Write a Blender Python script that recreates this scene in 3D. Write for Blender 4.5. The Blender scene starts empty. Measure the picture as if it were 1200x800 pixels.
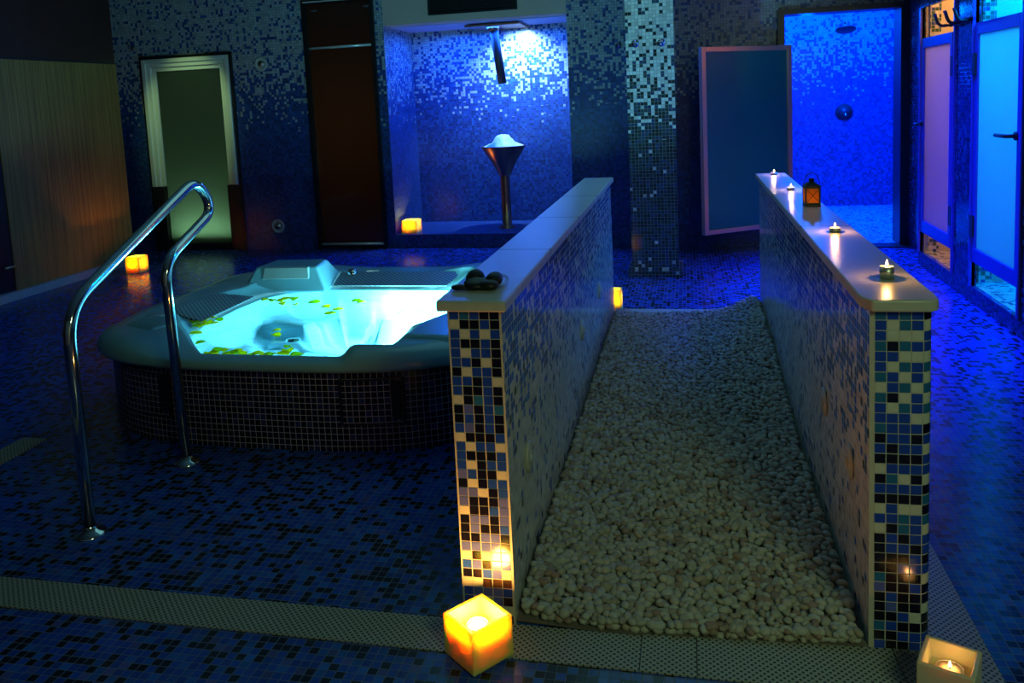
import bpy, bmesh, math, random
import numpy as np
from mathutils import Vector, Matrix
random.seed(7)
PI = math.pi
sc = bpy.context.scene
col = sc.collection

# ------------------------------------------------------------------ helpers
class MB:
    """collects shapes into one mesh"""
    def __init__(s): s.v = []; s.f = []; s.mi = []; s.uv = None; s.sm = []
    def add(s, vs, fs, mi=0, sm=False):
        b = len(s.v); s.v += [tuple(v) for v in vs]
        for f in fs: s.f.append(tuple(i + b for i in f)); s.mi.append(mi); s.sm.append(sm)
        return s
    def box(s, x0, x1, y0, y1, z0, z1, mi=0, M=None):
        vs = [Vector((x, y, z)) for z in (z0, z1) for y in (y0, y1) for x in (x0, x1)]
        if M is not None: vs = [M @ v for v in vs]
        return s.add(vs, [(0,2,3,1),(4,5,7,6),(0,1,5,4),(2,6,7,3),(0,4,6,2),(1,3,7,5)], mi)
    def prism(s, pts, z0, z1, mi=0):          # pts counter-clockwise
        n = len(pts)
        vs = [(p[0], p[1], z0) for p in pts] + [(p[0], p[1], z1) for p in pts]
        return s.add(vs, [tuple(range(n))[::-1], tuple(range(n, 2*n))] + [(i, (i+1) % n, (i+1) % n + n, i + n) for i in range(n)], mi)
    def lathe(s, prof, c=(0,0,0), n=32, mi=0, M=None, closed=False):
        vs = []; fs = []
        m = len(prof)
        for i in range(n):
            a = 2*PI*i/n
            for r, z in prof: vs.append(Vector((r*math.cos(a), r*math.sin(a), z)))
        if M is not None: vs = [M @ v for v in vs]
        vs = [v + Vector(c) for v in vs]
        rng = m if closed else m-1
        for i in range(n):
            j = (i+1) % n
            for k in range(rng):
                k2 = (k+1) % m
                fs.append((i*m+k, j*m+k, j*m+k2, i*m+k2))
        return s.add(vs, fs, mi, True)
    def tube(s, pts, r, n=16, mi=0, caps=True):
        pts = [Vector(p) for p in pts]; vs = []; fs = []
        up = None
        for i, p in enumerate(pts):
            t = (pts[min(i+1, len(pts)-1)] - pts[max(i-1, 0)]).normalized()
            if up is None:
                up = t.orthogonal().normalized()
            up = (up - t*up.dot(t)).normalized(); bi = t.cross(up)
            rr = r[i] if isinstance(r, (list, tuple)) else r
            for k in range(n):
                a = 2*PI*k/n; vs.append(p + up*math.cos(a)*rr + bi*math.sin(a)*rr)
        for i in range(len(pts)-1):
            for k in range(n):
                fs.append((i*n+k, i*n+(k+1) % n, (i+1)*n+(k+1) % n, (i+1)*n+k))
        if caps: fs += [tuple(range(n))[::-1], tuple(range((len(pts)-1)*n, len(pts)*n))]
        return s.add(vs, fs, mi, True)
    def build(s, name, mats, parent=None, bevel=0, seg=2, loc=None, subd=0):
        me = bpy.data.meshes.new(name); me.from_pydata(s.v, [], s.f)
        if not isinstance(mats, (list, tuple)): mats = [mats]
        for m in mats: me.materials.append(m)
        me.polygons.foreach_set('material_index', s.mi)
        me.polygons.foreach_set('use_smooth', s.sm)
        me.update()
        bm = bmesh.new(); bm.from_mesh(me); bmesh.ops.recalc_face_normals(bm, faces=bm.faces)
        if loc is not None: bmesh.ops.translate(bm, verts=bm.verts, vec=-Vector(loc))
        bm.to_mesh(me); bm.free()
        o = bpy.data.objects.new(name, me); col.objects.link(o)
        if loc is not None: o.location = loc
        if parent is not None:
            o.parent = parent
            o.matrix_parent_inverse = Matrix.Translation(-Vector(parent.location)) if not parent.get('_rot') else parent_inv(parent)
        if bevel:
            b = o.modifiers.new('bevel', 'BEVEL'); b.width = bevel; b.segments = seg; b.limit_method = 'ANGLE'; b.angle_limit = 0.6
            for p in me.polygons: p.use_smooth = True
            b.harden_normals = True
        if subd:
            m = o.modifiers.new('sub', 'SUBSURF'); m.levels = m.render_levels = subd
            for p in me.polygons: p.use_smooth = True
        return o
def parent_inv(p):
    return (Matrix.Translation(p.location) @ p.rotation_euler.to_matrix().to_4x4()).inverted()
def tag(o, label=None, cat=None, group=None, kind=None):
    if label: o['label'] = label
    if cat: o['category'] = cat
    if group: o['group'] = group
    if kind: o['kind'] = kind
    return o
def empty(name, loc, rz=0):
    o = bpy.data.objects.new(name, None); col.objects.link(o); o.location = loc
    o.rotation_euler = (0, 0, rz); o.empty_display_size = .05
    if rz: o['_rot'] = 1
    return o
def struct(o): o['kind'] = 'structure'; return o
def smooth_path(pts, rad=.1, n=8):
    """polyline with rounded corners"""
    pts = [Vector(p) for p in pts]; out = [pts[0]]
    for i in range(1, len(pts)-1):
        a, b, c = pts[i-1], pts[i], pts[i+1]
        r = rad[i-1] if isinstance(rad, (list, tuple)) else rad
        d1 = (a-b); d2 = (c-b); l = min(r, d1.length*.48, d2.length*.48)
        p1 = b + d1.normalized()*l; p2 = b + d2.normalized()*l
        for k in range(n+1):
            t = k/n; out.append(p1*(1-t)**2 + b*2*t*(1-t) + p2*t*t)
    out.append(pts[-1]); return out

# ------------------------------------------------------------------ materials
def newmat(name):
    m = bpy.data.materials.new(name); m.use_nodes = True
    return m, m.node_tree, m.node_tree.nodes['Principled BSDF']
def pmat(name, c, rough=.5, metal=0, bump=None, var=0, vscale=20, **k):
    m, nt, b = newmat(name); N = nt.nodes; L = nt.links
    b.inputs['Roughness'].default_value = rough; b.inputs['Metallic'].default_value = metal
    geo = N.new('ShaderNodeNewGeometry')
    no = N.new('ShaderNodeTexNoise'); no.inputs['Scale'].default_value = vscale; no.inputs['Detail'].default_value = 4
    L.new(geo.outputs['Position'], no.inputs['Vector'])
    mx = N.new('ShaderNodeMix'); mx.data_type = 'RGBA'
    mx.inputs[6].default_value = (*[x*(1-var) for x in c], 1); mx.inputs[7].default_value = (*[min(1, x*(1+var)) for x in c], 1)
    L.new(no.outputs[0], mx.inputs[0]); L.new(mx.outputs[2], b.inputs['Base Color'])
    if bump:
        bp = N.new('ShaderNodeBump'); bp.inputs['Strength'].default_value = bump[0]; bp.inputs['Distance'].default_value = .005
        n2 = N.new('ShaderNodeTexNoise'); n2.inputs['Scale'].default_value = bump[1]
        L.new(geo.outputs['Position'], n2.inputs['Vector']); L.new(n2.outputs[0], bp.inputs['Height']); L.new(bp.outputs[0], b.inputs['Normal'])
    for kk, v in k.items(): b.inputs[kk.replace('_', ' ')].default_value = v
    return m

NAVY = (.006, .006, .018); BLUE = (.018, .06, .30); TEAL = (.02, .12, .24); VIOL = (.06, .075, .30); WHITE = (.62, .62, .56)
def mosaic(name, pal, white=None, grout=(.34, .34, .32), pitch=.0275, gw=.085, uv=False, rough=.12, off=(0, 0), seed=0, planar=None, wcol=WHITE):
    """square glass mosaic. pal = list of (cumulative share, colour) of the dark tiles;
    white = (z0, p0, z1, p1) share of white tiles against height, or a constant"""
    m, nt, b = newmat(name); N = nt.nodes; L = nt.links
    def math_(op, a, c=None, clamp=False):
        n = N.new('ShaderNodeMath'); n.operation = op; n.use_clamp = clamp
        for i, x in enumerate((a, c)):
            if x is None: continue
            if isinstance(x, (int, float)): n.inputs[i].default_value = x
            else: L.new(x, n.inputs[i])
        return n.outputs[0]
    geo = N.new('ShaderNodeNewGeometry'); sp = N.new('ShaderNodeSeparateXYZ'); L.new(geo.outputs['Position'], sp.inputs[0])
    x, y, z = sp.outputs
    if uv:
        un = N.new('ShaderNodeUVMap'); su = N.new('ShaderNodeSeparateXYZ'); L.new(un.outputs[0], su.inputs[0]); u, v = su.outputs[0], su.outputs[1]
    elif planar == 'xy': u, v = x, y
    else:
        sn = N.new('ShaderNodeSeparateXYZ'); L.new(geo.outputs['True Normal'], sn.inputs[0])
        ax = math_('GREATER_THAN', math_('ABSOLUTE', sn.outputs[0]), .7)
        az = math_('GREATER_THAN', math_('ABSOLUTE', sn.outputs[2]), .7)
        def mixf(f, a, c):
            n = N.new('ShaderNodeMix'); L.new(f, n.inputs[0]); L.new(a, n.inputs[2]); L.new(c, n.inputs[3]); return n.outputs[0]
        u = mixf(ax, x, y); v = mixf(az, z, y)
    us = math_('DIVIDE', math_('ADD', u, 50+off[0]), pitch); vs = math_('DIVIDE', math_('ADD', v, 50+off[1]), pitch)
    fu, fv = math_('FRACT', us), math_('FRACT', vs)
    cu, cv = math_('FLOOR', us), math_('FLOOR', vs)
    du = math_('ABSOLUTE', math_('SUBTRACT', fu, .5)); dv = math_('ABSOLUTE', math_('SUBTRACT', fv, .5))
    isg = math_('GREATER_THAN', math_('MAXIMUM', du, dv), .5-gw/2)
    cb = N.new('ShaderNodeCombineXYZ'); L.new(cu, cb.inputs[0]); L.new(cv, cb.inputs[1]); cb.inputs[2].default_value = seed
    wn = N.new('ShaderNodeTexWhiteNoise'); wn.noise_dimensions = '3D'; L.new(cb.outputs[0], wn.inputs['Vector'])
    sw = N.new('ShaderNodeSeparateColor'); L.new(wn.outputs['Color'], sw.inputs[0])
    rp = N.new('ShaderNodeValToRGB'); rp.color_ramp.interpolation = 'CONSTANT'
    el = rp.color_ramp.elements
    for i, (p, c) in enumerate(pal):
        e = el[0] if i == 0 else (el[1] if i == 1 else el.new(p)); e.position = p; e.color = (*c, 1)
    L.new(sw.outputs[0], rp.inputs[0]); c = rp.outputs[0]
    if white is not None:
        if isinstance(white, (int, float)):
            isw = math_('LESS_THAN', sw.outputs[1], white)
        else:
            mr = N.new('ShaderNodeMapRange'); L.new(z, mr.inputs[0]); mr.interpolation_type = 'SMOOTHSTEP'
            for i, k in enumerate((white[0], white[2], white[1], white[3])): mr.inputs[i+1].default_value = k
            isw = math_('LESS_THAN', sw.outputs[1], mr.outputs[0])
        mw = N.new('ShaderNodeMix'); mw.data_type = 'RGBA'; L.new(isw, mw.inputs[0]); L.new(c, mw.inputs[6]); mw.inputs[7].default_value = (*wcol, 1); c = mw.outputs[2]
    # small brightness variation per tile
    hv = N.new('ShaderNodeHueSaturation'); L.new(c, hv.inputs['Color']); L.new(math_('ADD', math_('MULTIPLY', sw.outputs[2], .5), .75), hv.inputs['Value'])
    mg = N.new('ShaderNodeMix'); mg.data_type = 'RGBA'; L.new(isg, mg.inputs[0]); L.new(hv.outputs[0], mg.inputs[6]); mg.inputs[7].default_value = (*grout, 1)
    L.new(mg.outputs[2], b.inputs['Base Color'])
    mr = N.new('ShaderNodeMix'); L.new(isg, mr.inputs[0]); mr.inputs[2].default_value = rough; mr.inputs[3].default_value = .8
    L.new(mr.outputs[0], b.inputs['Roughness'])
    bp = N.new('ShaderNodeBump'); bp.inputs['Strength'].default_value = .35; bp.inputs['Distance'].default_value = .0015
    tilt = math_('ADD', math_('SUBTRACT', 1, isg), math_('MULTIPLY', math_('MULTIPLY', math_('SUBTRACT', sw.outputs[2], .5), du), 1.2))
    L.new(tilt, bp.inputs['Height']); L.new(bp.outputs[0], b.inputs['Normal'])
    return m

M = {}
M['wall'] = mosaic('mosaic_wall', [(0, (.010, .035, .16)), (.30, (.014, .05, .24)), (.62, (.02, .08, .26))], white=(1.20, 0, 2.35, .82), rough=.3, grout=(.08, .10, .13), wcol=(.36, .38, .38))
M['floor'] = mosaic('mosaic_floor', [(0, NAVY), (.30, (.012, .055, .38)), (.75, (.016, .10, .44)), (.93, VIOL)], grout=(.10, .14, .22), planar='xy', rough=.22)
M['wall_side'] = mosaic('mosaic_half_wall', [(0, (.02, .10, .48)), (.45, (.03, .16, .50)), (.85, NAVY)], white=(.33, .88, .85, .25), grout=(.50, .50, .44), seed=3)
M['skirt'] = mosaic('mosaic_tub', [(0, NAVY), (.6, (.012, .012, .05)), (.86, (.02, .03, .12))], grout=(.42, .36, .46), uv=True, rough=.2, gw=.1)
M['skirt_flat'] = mosaic('mosaic_tub_panel', [(0, NAVY), (.6, (.012, .012, .05)), (.86, (.02, .03, .12))], grout=(.42, .36, .46), rough=.2, gw=.1)
M['shower_floor'] = mosaic('mosaic_shower_floor', [(0, TEAL), (.3, BLUE)], white=.75, grout=(.4, .4, .4), planar='xy')
M['cabin_wall'] = mosaic('mosaic_cabin', [(0, (.03, .12, .10)), (.5, (.04, .10, .05)), (.8, BLUE)], white=.45, grout=(.5, .48, .4))
for k, c in dict(K=NAVY, B=(.014, .06, .46), T=(.02, .14, .32), L=(.09, .12, .48), W=(.60, .60, .50)).items():
    M['t'+k] = pmat('tile_'+k, c, .12, var=.15, vscale=60)
M['grout'] = pmat('grout', (.52, .50, .42), .75, var=.12, vscale=40, bump=(.3, 300))
M['stone'] = pmat('pale_stone', (.52, .51, .43), .30, var=.12, vscale=30, bump=(.08, 8))
M['plaster'] = pmat('plaster', (.62, .46, .36), .8, var=.1, vscale=5)
M['niche_plaster'] = pmat('niche_plaster', (.45, .5, .75), .5)
M['dark'] = pmat('dark_paint', (.012, .012, .014), .35)
M['blackmetal'] = pmat('black_metal', (.01, .01, .01), .4)
M['ceiling'] = pmat('ceiling_paint', (.12, .12, .13), .9)
M['steel'] = pmat('polished_steel', (.62, .62, .62), .09, 1, var=.05)
M['brushed'] = pmat('brushed_steel', (.55, .52, .48), .28, 1, var=.1)
M['satin'] = pmat('satin_metal', (.85, .88, .75), .25, .3)
M['orange_lit'] = pmat('orange_lit_metal', (.85, .50, .32), .3, .4)  # orange light on the shower door frame put into the metal colour
M['copper'] = pmat('copper', (.55, .25, .13), .3, 1)
M['acrylic'] = pmat('tub_acrylic', (.20, .40, .42), .25, var=.05, vscale=4)
M['wetacrylic'] = pmat('basin_acrylic', (.34, .62, .72), .4)
M['pad'] = pmat('headrest_foam', (.32, .34, .30), .7)
M['wood2'] = pmat('dark_wood', (.06, .016, .008), .5, var=.3, vscale=8)
M['frame'] = pmat('door_frame_blue_lit', (.05, .07, .55), .35)  # blue light falling on aluminium frames, put into the base colour
M['framedark'] = pmat('dark_bronze_frame', (.05, .04, .035), .35, .5)  # dark shower frame; also stands for a dark reflection on the steam door frame
M['cream'] = pmat('cream_wall', (.6, .55, .42), .7)
M['ice'] = pmat('ice', (.8, .9, .95), .4, bump=(.6, 60))
M['rubber'] = pmat('black_rubber', (.006, .007, .008), .5)
M['wick'] = pmat('wick', (.02, .02, .02), .9)
M['tealwax'] = pmat('white_wax', (.85, .72, .5), .5, Emission_Strength=0)
M['alu'] = pmat('tealight_cup', (.6, .6, .55), .35, .8)

def wood():
    m, nt, b = newmat('wood_panelling'); N = nt.nodes; L = nt.links
    geo = N.new('ShaderNodeNewGeometry'); mp = N.new('ShaderNodeVectorMath'); mp.operation = 'MULTIPLY'; mp.inputs[1].default_value = (30, 30, .8)
    L.new(geo.outputs['Position'], mp.inputs[0]); no = N.new('ShaderNodeTexNoise'); no.inputs['Scale'].default_value = 1.5; no.inputs['Detail'].default_value = 6
    L.new(mp.outputs[0], no.inputs['Vector']); rp = N.new('ShaderNodeValToRGB')
    rp.color_ramp.elements[0].position = .3; rp.color_ramp.elements[0].color = (.26, .12, .025, 1)
    rp.color_ramp.elements[1].position = .7; rp.color_ramp.elements[1].color = (.50, .27, .06, 1)
    L.new(no.outputs[0], rp.inputs[0]); L.new(rp.outputs[0], b.inputs['Base Color']); b.inputs['Roughness'].default_value = .45
    return m
M['wood'] = wood()
def perforated(name, base, hole, pitch=.012, r=.32, uv=False, rough=.45):
    m, nt, b = newmat(name); N = nt.nodes; L = nt.links
    if uv: src = N.new('ShaderNodeUVMap').outputs[0]
    else: src = N.new('ShaderNodeNewGeometry').outputs['Position']
    mp = N.new('ShaderNodeMapping'); mp.inputs['Rotation'].default_value = (0, 0, PI/4); mp.inputs['Scale'].default_value = (1/pitch,)*3
    mp.inputs['Location'].default_value = (100, 100, 0)
    L.new(src, mp.inputs[0])
    fr = N.new('ShaderNodeVectorMath'); fr.operation = 'FRACTION'; L.new(mp.outputs[0], fr.inputs[0])
    sb = N.new('ShaderNodeVectorMath'); sb.operation = 'SUBTRACT'; sb.inputs[1].default_value = (.5, .5, 0); L.new(fr.outputs[0], sb.inputs[0])
    mz = N.new('ShaderNodeVectorMath'); mz.operation = 'MULTIPLY'; mz.inputs[1].default_value = (1, 1, 0); L.new(sb.outputs[0], mz.inputs[0])
    ln = N.new('ShaderNodeVectorMath'); ln.operation = 'LENGTH'; L.new(mz.outputs[0], ln.inputs[0])
    lt = N.new('ShaderNodeMath'); lt.operation = 'LESS_THAN'; L.new(ln.outputs['Value'], lt.inputs[0]); lt.inputs[1].default_value = r
    mx = N.new('ShaderNodeMix'); mx.data_type = 'RGBA'; L.new(lt.outputs[0], mx.inputs[0]); mx.inputs[6].default_value = (*base, 1); mx.inputs[7].default_value = (*hole, 1)
    L.new(mx.outputs[2], b.inputs['Base Color']); b.inputs['Roughness'].default_value = rough
    bp = N.new('ShaderNodeBump'); bp.invert = True; bp.inputs['Strength'].default_value = .5; bp.inputs['Distance'].default_value = .002
    L.new(lt.outputs[0], bp.inputs['Height']); L.new(bp.outputs[0], b.inputs['Normal'])
    return m
M['grate'] = perforated('drain_grate', (.34, .35, .30), (.02, .02, .02), .0135, .30)
M['tubgrille'] = perforated('tub_grille', (.26, .33, .33), (.03, .05, .05), .022, .34)
M['slats'] = pmat('vent_dark', (.012, .012, .013), .5)

def translucent(name, c, mix=.6, rough=.25):
    m, nt, b = newmat(name); N = nt.nodes; L = nt.links
    b.inputs['Base Color'].default_value = (*c, 1); b.inputs['Roughness'].default_value = rough
    t = N.new('ShaderNodeBsdfTranslucent'); t.inputs[0].default_value = (*c, 1)
    ms = N.new('ShaderNodeMixShader'); ms.inputs[0].default_value = mix
    L.new(b.outputs[0], ms.inputs[1]); L.new(t.outputs[0], ms.inputs[2]); L.new(ms.outputs[0], N['Material Output'].inputs[0])
    return m
M['frost'] = translucent('frosted_glass', (.75, .78, .80), .75, .2)
M['frost_lav'] = translucent('frosted_glass_lavender', (.50, .55, .95), .75, .2)
M['frost_dim'] = translucent('frosted_glass_grey', (.30, .36, .34), .93, .2)
M['frost_teal'] = translucent('frosted_glass_teal', (.02, .30, .26), .3, .3)
M['pipe'] = pmat('dark_pipe', (.05, .05, .055), .4, .3)
M['petal'] = translucent('petal_yellow', (1, .80, .02), .7, .5)
M['petal_green'] = translucent('petal_green', (.70, .80, .03), .7, .5)
def smoked():
    m, nt, b = newmat('smoked_glass'); N = nt.nodes; L = nt.links
    b.inputs['Base Color'].default_value = (.02, .013, .008, 1); b.inputs['Roughness'].default_value = .06
    b.inputs['IOR'].default_value = 1.6
    t = N.new('ShaderNodeBsdfTranslucent'); t.inputs[0].default_value = (.5, .35, .2, 1)
    ms = N.new('ShaderNodeMixShader'); ms.inputs[0].default_value = .25
    L.new(b.outputs[0], ms.inputs[1]); L.new(t.outputs[0], ms.inputs[2]); L.new(ms.outputs[0], N['Material Output'].inputs[0])
    return m
M['smoked'] = smoked()
def waterm():
    m, nt, b = newmat('pool_water'); N = nt.nodes; L = nt.links
    tr = N.new('ShaderNodeBsdfTransparent'); tr.inputs[0].default_value = (.42, .88, .95, 1)
    gl = N.new('ShaderNodeBsdfGlossy'); gl.inputs['Roughness'].default_value = .05
    fr = N.new('ShaderNodeFresnel'); fr.inputs[0].default_value = 1.33
    no = N.new('ShaderNodeTexNoise'); no.inputs['Scale'].default_value = 9; no.inputs['Detail'].default_value = 3
    geo = N.new('ShaderNodeNewGeometry'); L.new(geo.outputs['Position'], no.inputs['Vector'])
    bp = N.new('ShaderNodeBump'); bp.inputs['Strength'].default_value = .5; bp.inputs['Distance'].default_value = .02
    L.new(no.outputs[0], bp.inputs['Height']); L.new(bp.outputs[0], gl.inputs['Normal']); L.new(bp.outputs[0], fr.inputs['Normal'])
    ms = N.new('ShaderNodeMixShader'); L.new(fr.outputs[0], ms.inputs[0]); L.new(tr.outputs[0], ms.inputs[1]); L.new(gl.outputs[0], ms.inputs[2])
    L.new(ms.outputs[0], N['Material Output'].inputs[0])
    return m
M['water'] = waterm()
def clearm():
    m, nt, b = newmat('clear_plastic'); N = nt.nodes; L = nt.links
    tr = N.new('ShaderNodeBsdfTransparent'); tr.inputs[0].default_value = (.85, .88, .9, 1)
    gl = N.new('ShaderNodeBsdfGlossy'); gl.inputs['Roughness'].default_value = .08
    ms = N.new('ShaderNodeMixShader'); ms.inputs[0].default_value = .3; L.new(tr.outputs[0], ms.inputs[1]); L.new(gl.outputs[0], ms.inputs[2])
    L.new(ms.outputs[0], N['Material Output'].inputs[0]); return m
M['clear'] = clearm()
def flame():
    m, nt, b = newmat('flame'); N = nt.nodes
    e = N.new('ShaderNodeEmission'); e.inputs[0].default_value = (1, .62, .25, 1); e.inputs[1].default_value = 14
    nt.links.new(e.outputs[0], N['Material Output'].inputs[0]); m.cycles.emission_sampling = 'NONE'; return m
M['flame'] = flame()
def wax(name, c, rad, sc_):
    m, nt, b = newmat(name)
    b.inputs['Base Color'].default_value = (*c, 1); b.inputs['Roughness'].default_value = .45
    b.inputs['Subsurface Weight'].default_value = 1; b.inputs['Subsurface Radius'].default_value = rad; b.inputs['Subsurface Scale'].default_value = sc_
    return m
M['wax_pale'] = wax('pale_candle_wax', (.62, .60, .40), (1, .5, .2), .02)
M['wax'] = wax('candle_wax', (.97, .76, .15), (1, .52, .2), .05)
def amber():
    m = translucent('amber_glass', (.98, .52, .12), .8, .3); return m
M['amber'] = amber()
def pebblem(name, seed):
    m, nt, b = newmat(name); N = nt.nodes; L = nt.links
    at = N.new('ShaderNodeAttribute'); at.attribute_name = 'tone'; rp = N.new('ShaderNodeValToRGB')
    rp.color_ramp.elements[0].color = (.26, .18, .14, 1); rp.color_ramp.elements[1].color = (.46, .44, .38, 1)
    e = rp.color_ramp.elements.new(.35); e.color = (.36, .33, .26, 1)
    L.new(at.outputs['Fac'], rp.inputs[0]); L.new(rp.outputs[0], b.inputs['Base Color']); b.inputs['Roughness'].default_value = .6
    return m
M['pebble'] = pebblem('pebbles', 1)
M['pebsolo'] = []
for i, c in enumerate([(.44, .42, .36), (.38, .36, .29), (.34, .28, .22), (.42, .38, .32), (.30, .20, .17), (.44, .44, .40)]):
    M['pebsolo'].append(pmat('pebble_%d' % i, c, .6, var=.15, vscale=80))

# ------------------------------------------------------------------ camera (from vanishing points of the photograph)
f_px = 973.4552
R = [[0.21361633335842925, -0.975786909448331, 0.04698903565487469], [-0.12127585289892542, 0.021239289438330696, 0.992391586062575], [0.9693607324552292, 0.2176896872463863, 0.11380233055799821]]
# rows: camera x, y(down), z(forward); columns: depth, left, down
cam_right = Vector((-R[0][1], R[0][0], -R[0][2])); cam_down = Vector((-R[1][1], R[1][0], -R[1][2])); cam_fwd = Vector((-R[2][1], R[2][0], -R[2][2]))
cd = bpy.data.cameras.new('camera'); cam = bpy.data.objects.new('camera', cd); col.objects.link(cam)
mw = Matrix((cam_right, -cam_down, -cam_fwd)).transposed().to_4x4(); mw.translation = (0, 0, 1.48); cam.matrix_world = mw
cd.sensor_width = 36; cd.lens = f_px/1200*36; cd.shift_x = 9.94/1200; cd.shift_y = -169.12/1200; cd.clip_start = .05
sc.camera = cam

# ------------------------------------------------------------------ room shell
YB = 8.2
m = MB(); m.box(-6.5, 3.4, -1.6, 8.2, -.1, 0)
struct(m.build('floor', M['floor']))
m = MB(); m.box(-6.5, 3.4, -1.6, 11.2, 2.82, 2.95); struct(m.build('ceiling', M['ceiling']))
# back wall with its openings (steam door, sauna door, niche, shower)
m = MB()
def wb(x0, x1, z0, z1): m.box(x0, x1, YB, YB+.2, z0, z1)
wb(-6.5, -5.83, 0, 2.82); wb(-5.83, -4.78, 2.12, 2.82); wb(-4.78, -3.895, 0, 2.82); wb(-3.895, -3.11, 2.62, 2.82)
wb(-3.11, -3.02, 0, 2.82); wb(-1.13, .83, 0, 2.82); wb(.83, 1.94, 2.2, 2.82); wb(1.94, 3.4, 0, 2.82); wb(-3.02, -1.13, 0, .143)
struct(m.build('wall_back', M['wall']))
m = MB(); m.box(-3.02, -1.13, YB, YB+.2, 2.31, 2.82); struct(m.build('trim_1', M['plaster']))     # plain beam above the niche
# niche interior
m = MB(); m.box(-3.12, -3.02, YB+.2, 9.3, 0, 2.4); m.box(-1.13, -1.03, YB+.2, 9.3, 0, 2.4); m.box(-3.12, -1.03, 9.1, 9.3, 0, 2.4)
struct(m.build('wall_niche', M['wall']))
m = MB(); m.box(-3.02, -1.13, YB+.2, 9.1, .0, .143); m.box(-3.02, -1.13, YB+.002, YB+.2, .143, .1435); struct(m.build('trim_2', M['wall']))
m = MB(); m.box(-3.02, -1.13, YB+.2, 9.1, 2.30, 2.4); struct(m.build('trim_3', M['niche_plaster']))
# curved bench along the niche back
pts = [(-3.02, 9.1)] + [(-3.02+1.89*t, 9.0-.30*math.sin(PI*t)) for t in [i/20 for i in range(21)]] + [(-1.13, 9.1)]
# shower room
m = MB(); m.box(.2, .3, 8.4, 11, 0, 2.82); m.box(2.75, 2.85, 8.4, 11, 0, 2.82); m.box(.2, 2.85, 10.9, 11.1, 0, 2.82)
struct(m.build('wall_shower', M['wall']))
m = MB(); m.box(.2, 2.85, 8.2, 11, -.1, 0.001); struct(m.build('trim_4', M['shower_floor']))
# room behind the steam door, plain
m = MB(); m.box(-6.5, -6.4, 8.4, 10, 0, 2.82); m.box(-4.6, -4.5, 8.4, 10, 0, 2.82); m.box(-6.5, -4.5, 9.9, 10, 0, 2.82); m.box(-6.5, -4.5, 8.2, 10, -.1, 0)
struct(m.build('wall_steam_room', M['cream']))
m = MB(); m.box(-4.2, -4.1, 8.4, 10, 0, 2.82); m.box(-3.12, -3.1, 8.4, 10, 0, 2.82); m.box(-4.2, -3.1, 9.9, 10, 0, 2.82); m.box(-4.2, -3.1, 8.2, 10, -.1, 0)
struct(m.build('wall_sauna', M['wood']))
# left side: timber clad box standing to y = 7.5, then tile
m = MB(); m.box(-6.5, -5.67, 5.93, 7.5, .07, 2.04); 
for i in range(26):
    y0 = 5.93+i*(7.5-5.93)/26; m.box(-5.67, -5.65, y0+.001, y0+(7.5-5.93)/26-.001, .07, 2.04)
struct(m.build('wall_left', M['wood']))
m = MB(); m.box(-6.5, -5.66, -1.6, 7.5, 2.06, 2.82); struct(m.build('wall_left_upper', M['wood2']))
m = MB(); m.box(-6.5, -5.655, 2.5, 7.5, 2.04, 2.06); struct(m.build('trim_5', M['dark']))
m = MB(); m.box(-6.5, -5.60, 3.0, 7.52, 0, .07); struct(m.build('baseboard_left', M['stone']))
m = MB(); m.box(-6.5, -5.65, -1.6, 4.9, .0, 2.06); struct(m.build('wall_left_near', M['wood2']))
m = MB(); m.box(-6.5, -6.4, 7.5, 8.2, 0, 2.82); struct(m.build('wall_left_far', M['wall']))
d1 = empty('door_1', (-5.66, 5.4, .07)); struct(d1)
m = MB(); m.box(-5.72, -5.66, 4.9, 5.93, .07, 2.04); m.build('door_leaf', M['dark'], d1)
m = MB(); m.tube([(-5.66, 5.88, .29), (-5.60, 5.88, .29), (-5.60, 5.78, .29)], .012); m.build('latch', M['brushed'], d1)
# wall behind the camera
m = MB(); m.box(-6.5, 3.4, -1.7, -1.6, 0, 2.95); struct(m.build('wall_front', M['plaster']))

# steam room door (frosted, wide metal frame)
d = empty('door_2', (-5.3, 8.2, 0)); struct(d)
m = MB()
x0, x1, z1 = -5.83, -4.78, 2.12
for a in (0, 1, 2):
    o_ = .045*a; yy = 8.15+.025*a; w_ = .045
    m.box(x0+o_, x0+o_+w_, yy, 8.3, .72, z1-o_); m.box(x1-o_-w_, x1-o_, yy, 8.3, .72, z1-o_)
    m.box(x0+o_+w_, x1-o_-w_, yy, 8.3, z1-o_-w_, z1-o_)
m.build('door_frame', M['satin'], d, bevel=.006)
m = MB(); m.box(x0, x0+.135, 8.16, 8.3, 0, .72); m.box(x1-.135, x1, 8.16, 8.3, 0, .72); m.build('frame_dark_reflection', M['framedark'], d, bevel=.004)  # same metal frame as above; its dark reflection is put into the colour
m = MB(); m.box(x0-.03, x0, 8.17, 8.3, 0, z1+.03); m.box(x1, x1+.03, 8.17, 8.3, 0, z1+.03); m.box(x0, x1, 8.17, 8.3, z1, z1+.03); m.box(x0+.135, x1-.135, 8.19, 8.27, .0, .07)
m.build('door_surround', M['dark'], d)
m = MB(); m.box(x0+.135, x1-.135, 8.225, 8.235, .07, z1-.135); m.build('glass', M['frost_dim'], d)
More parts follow.
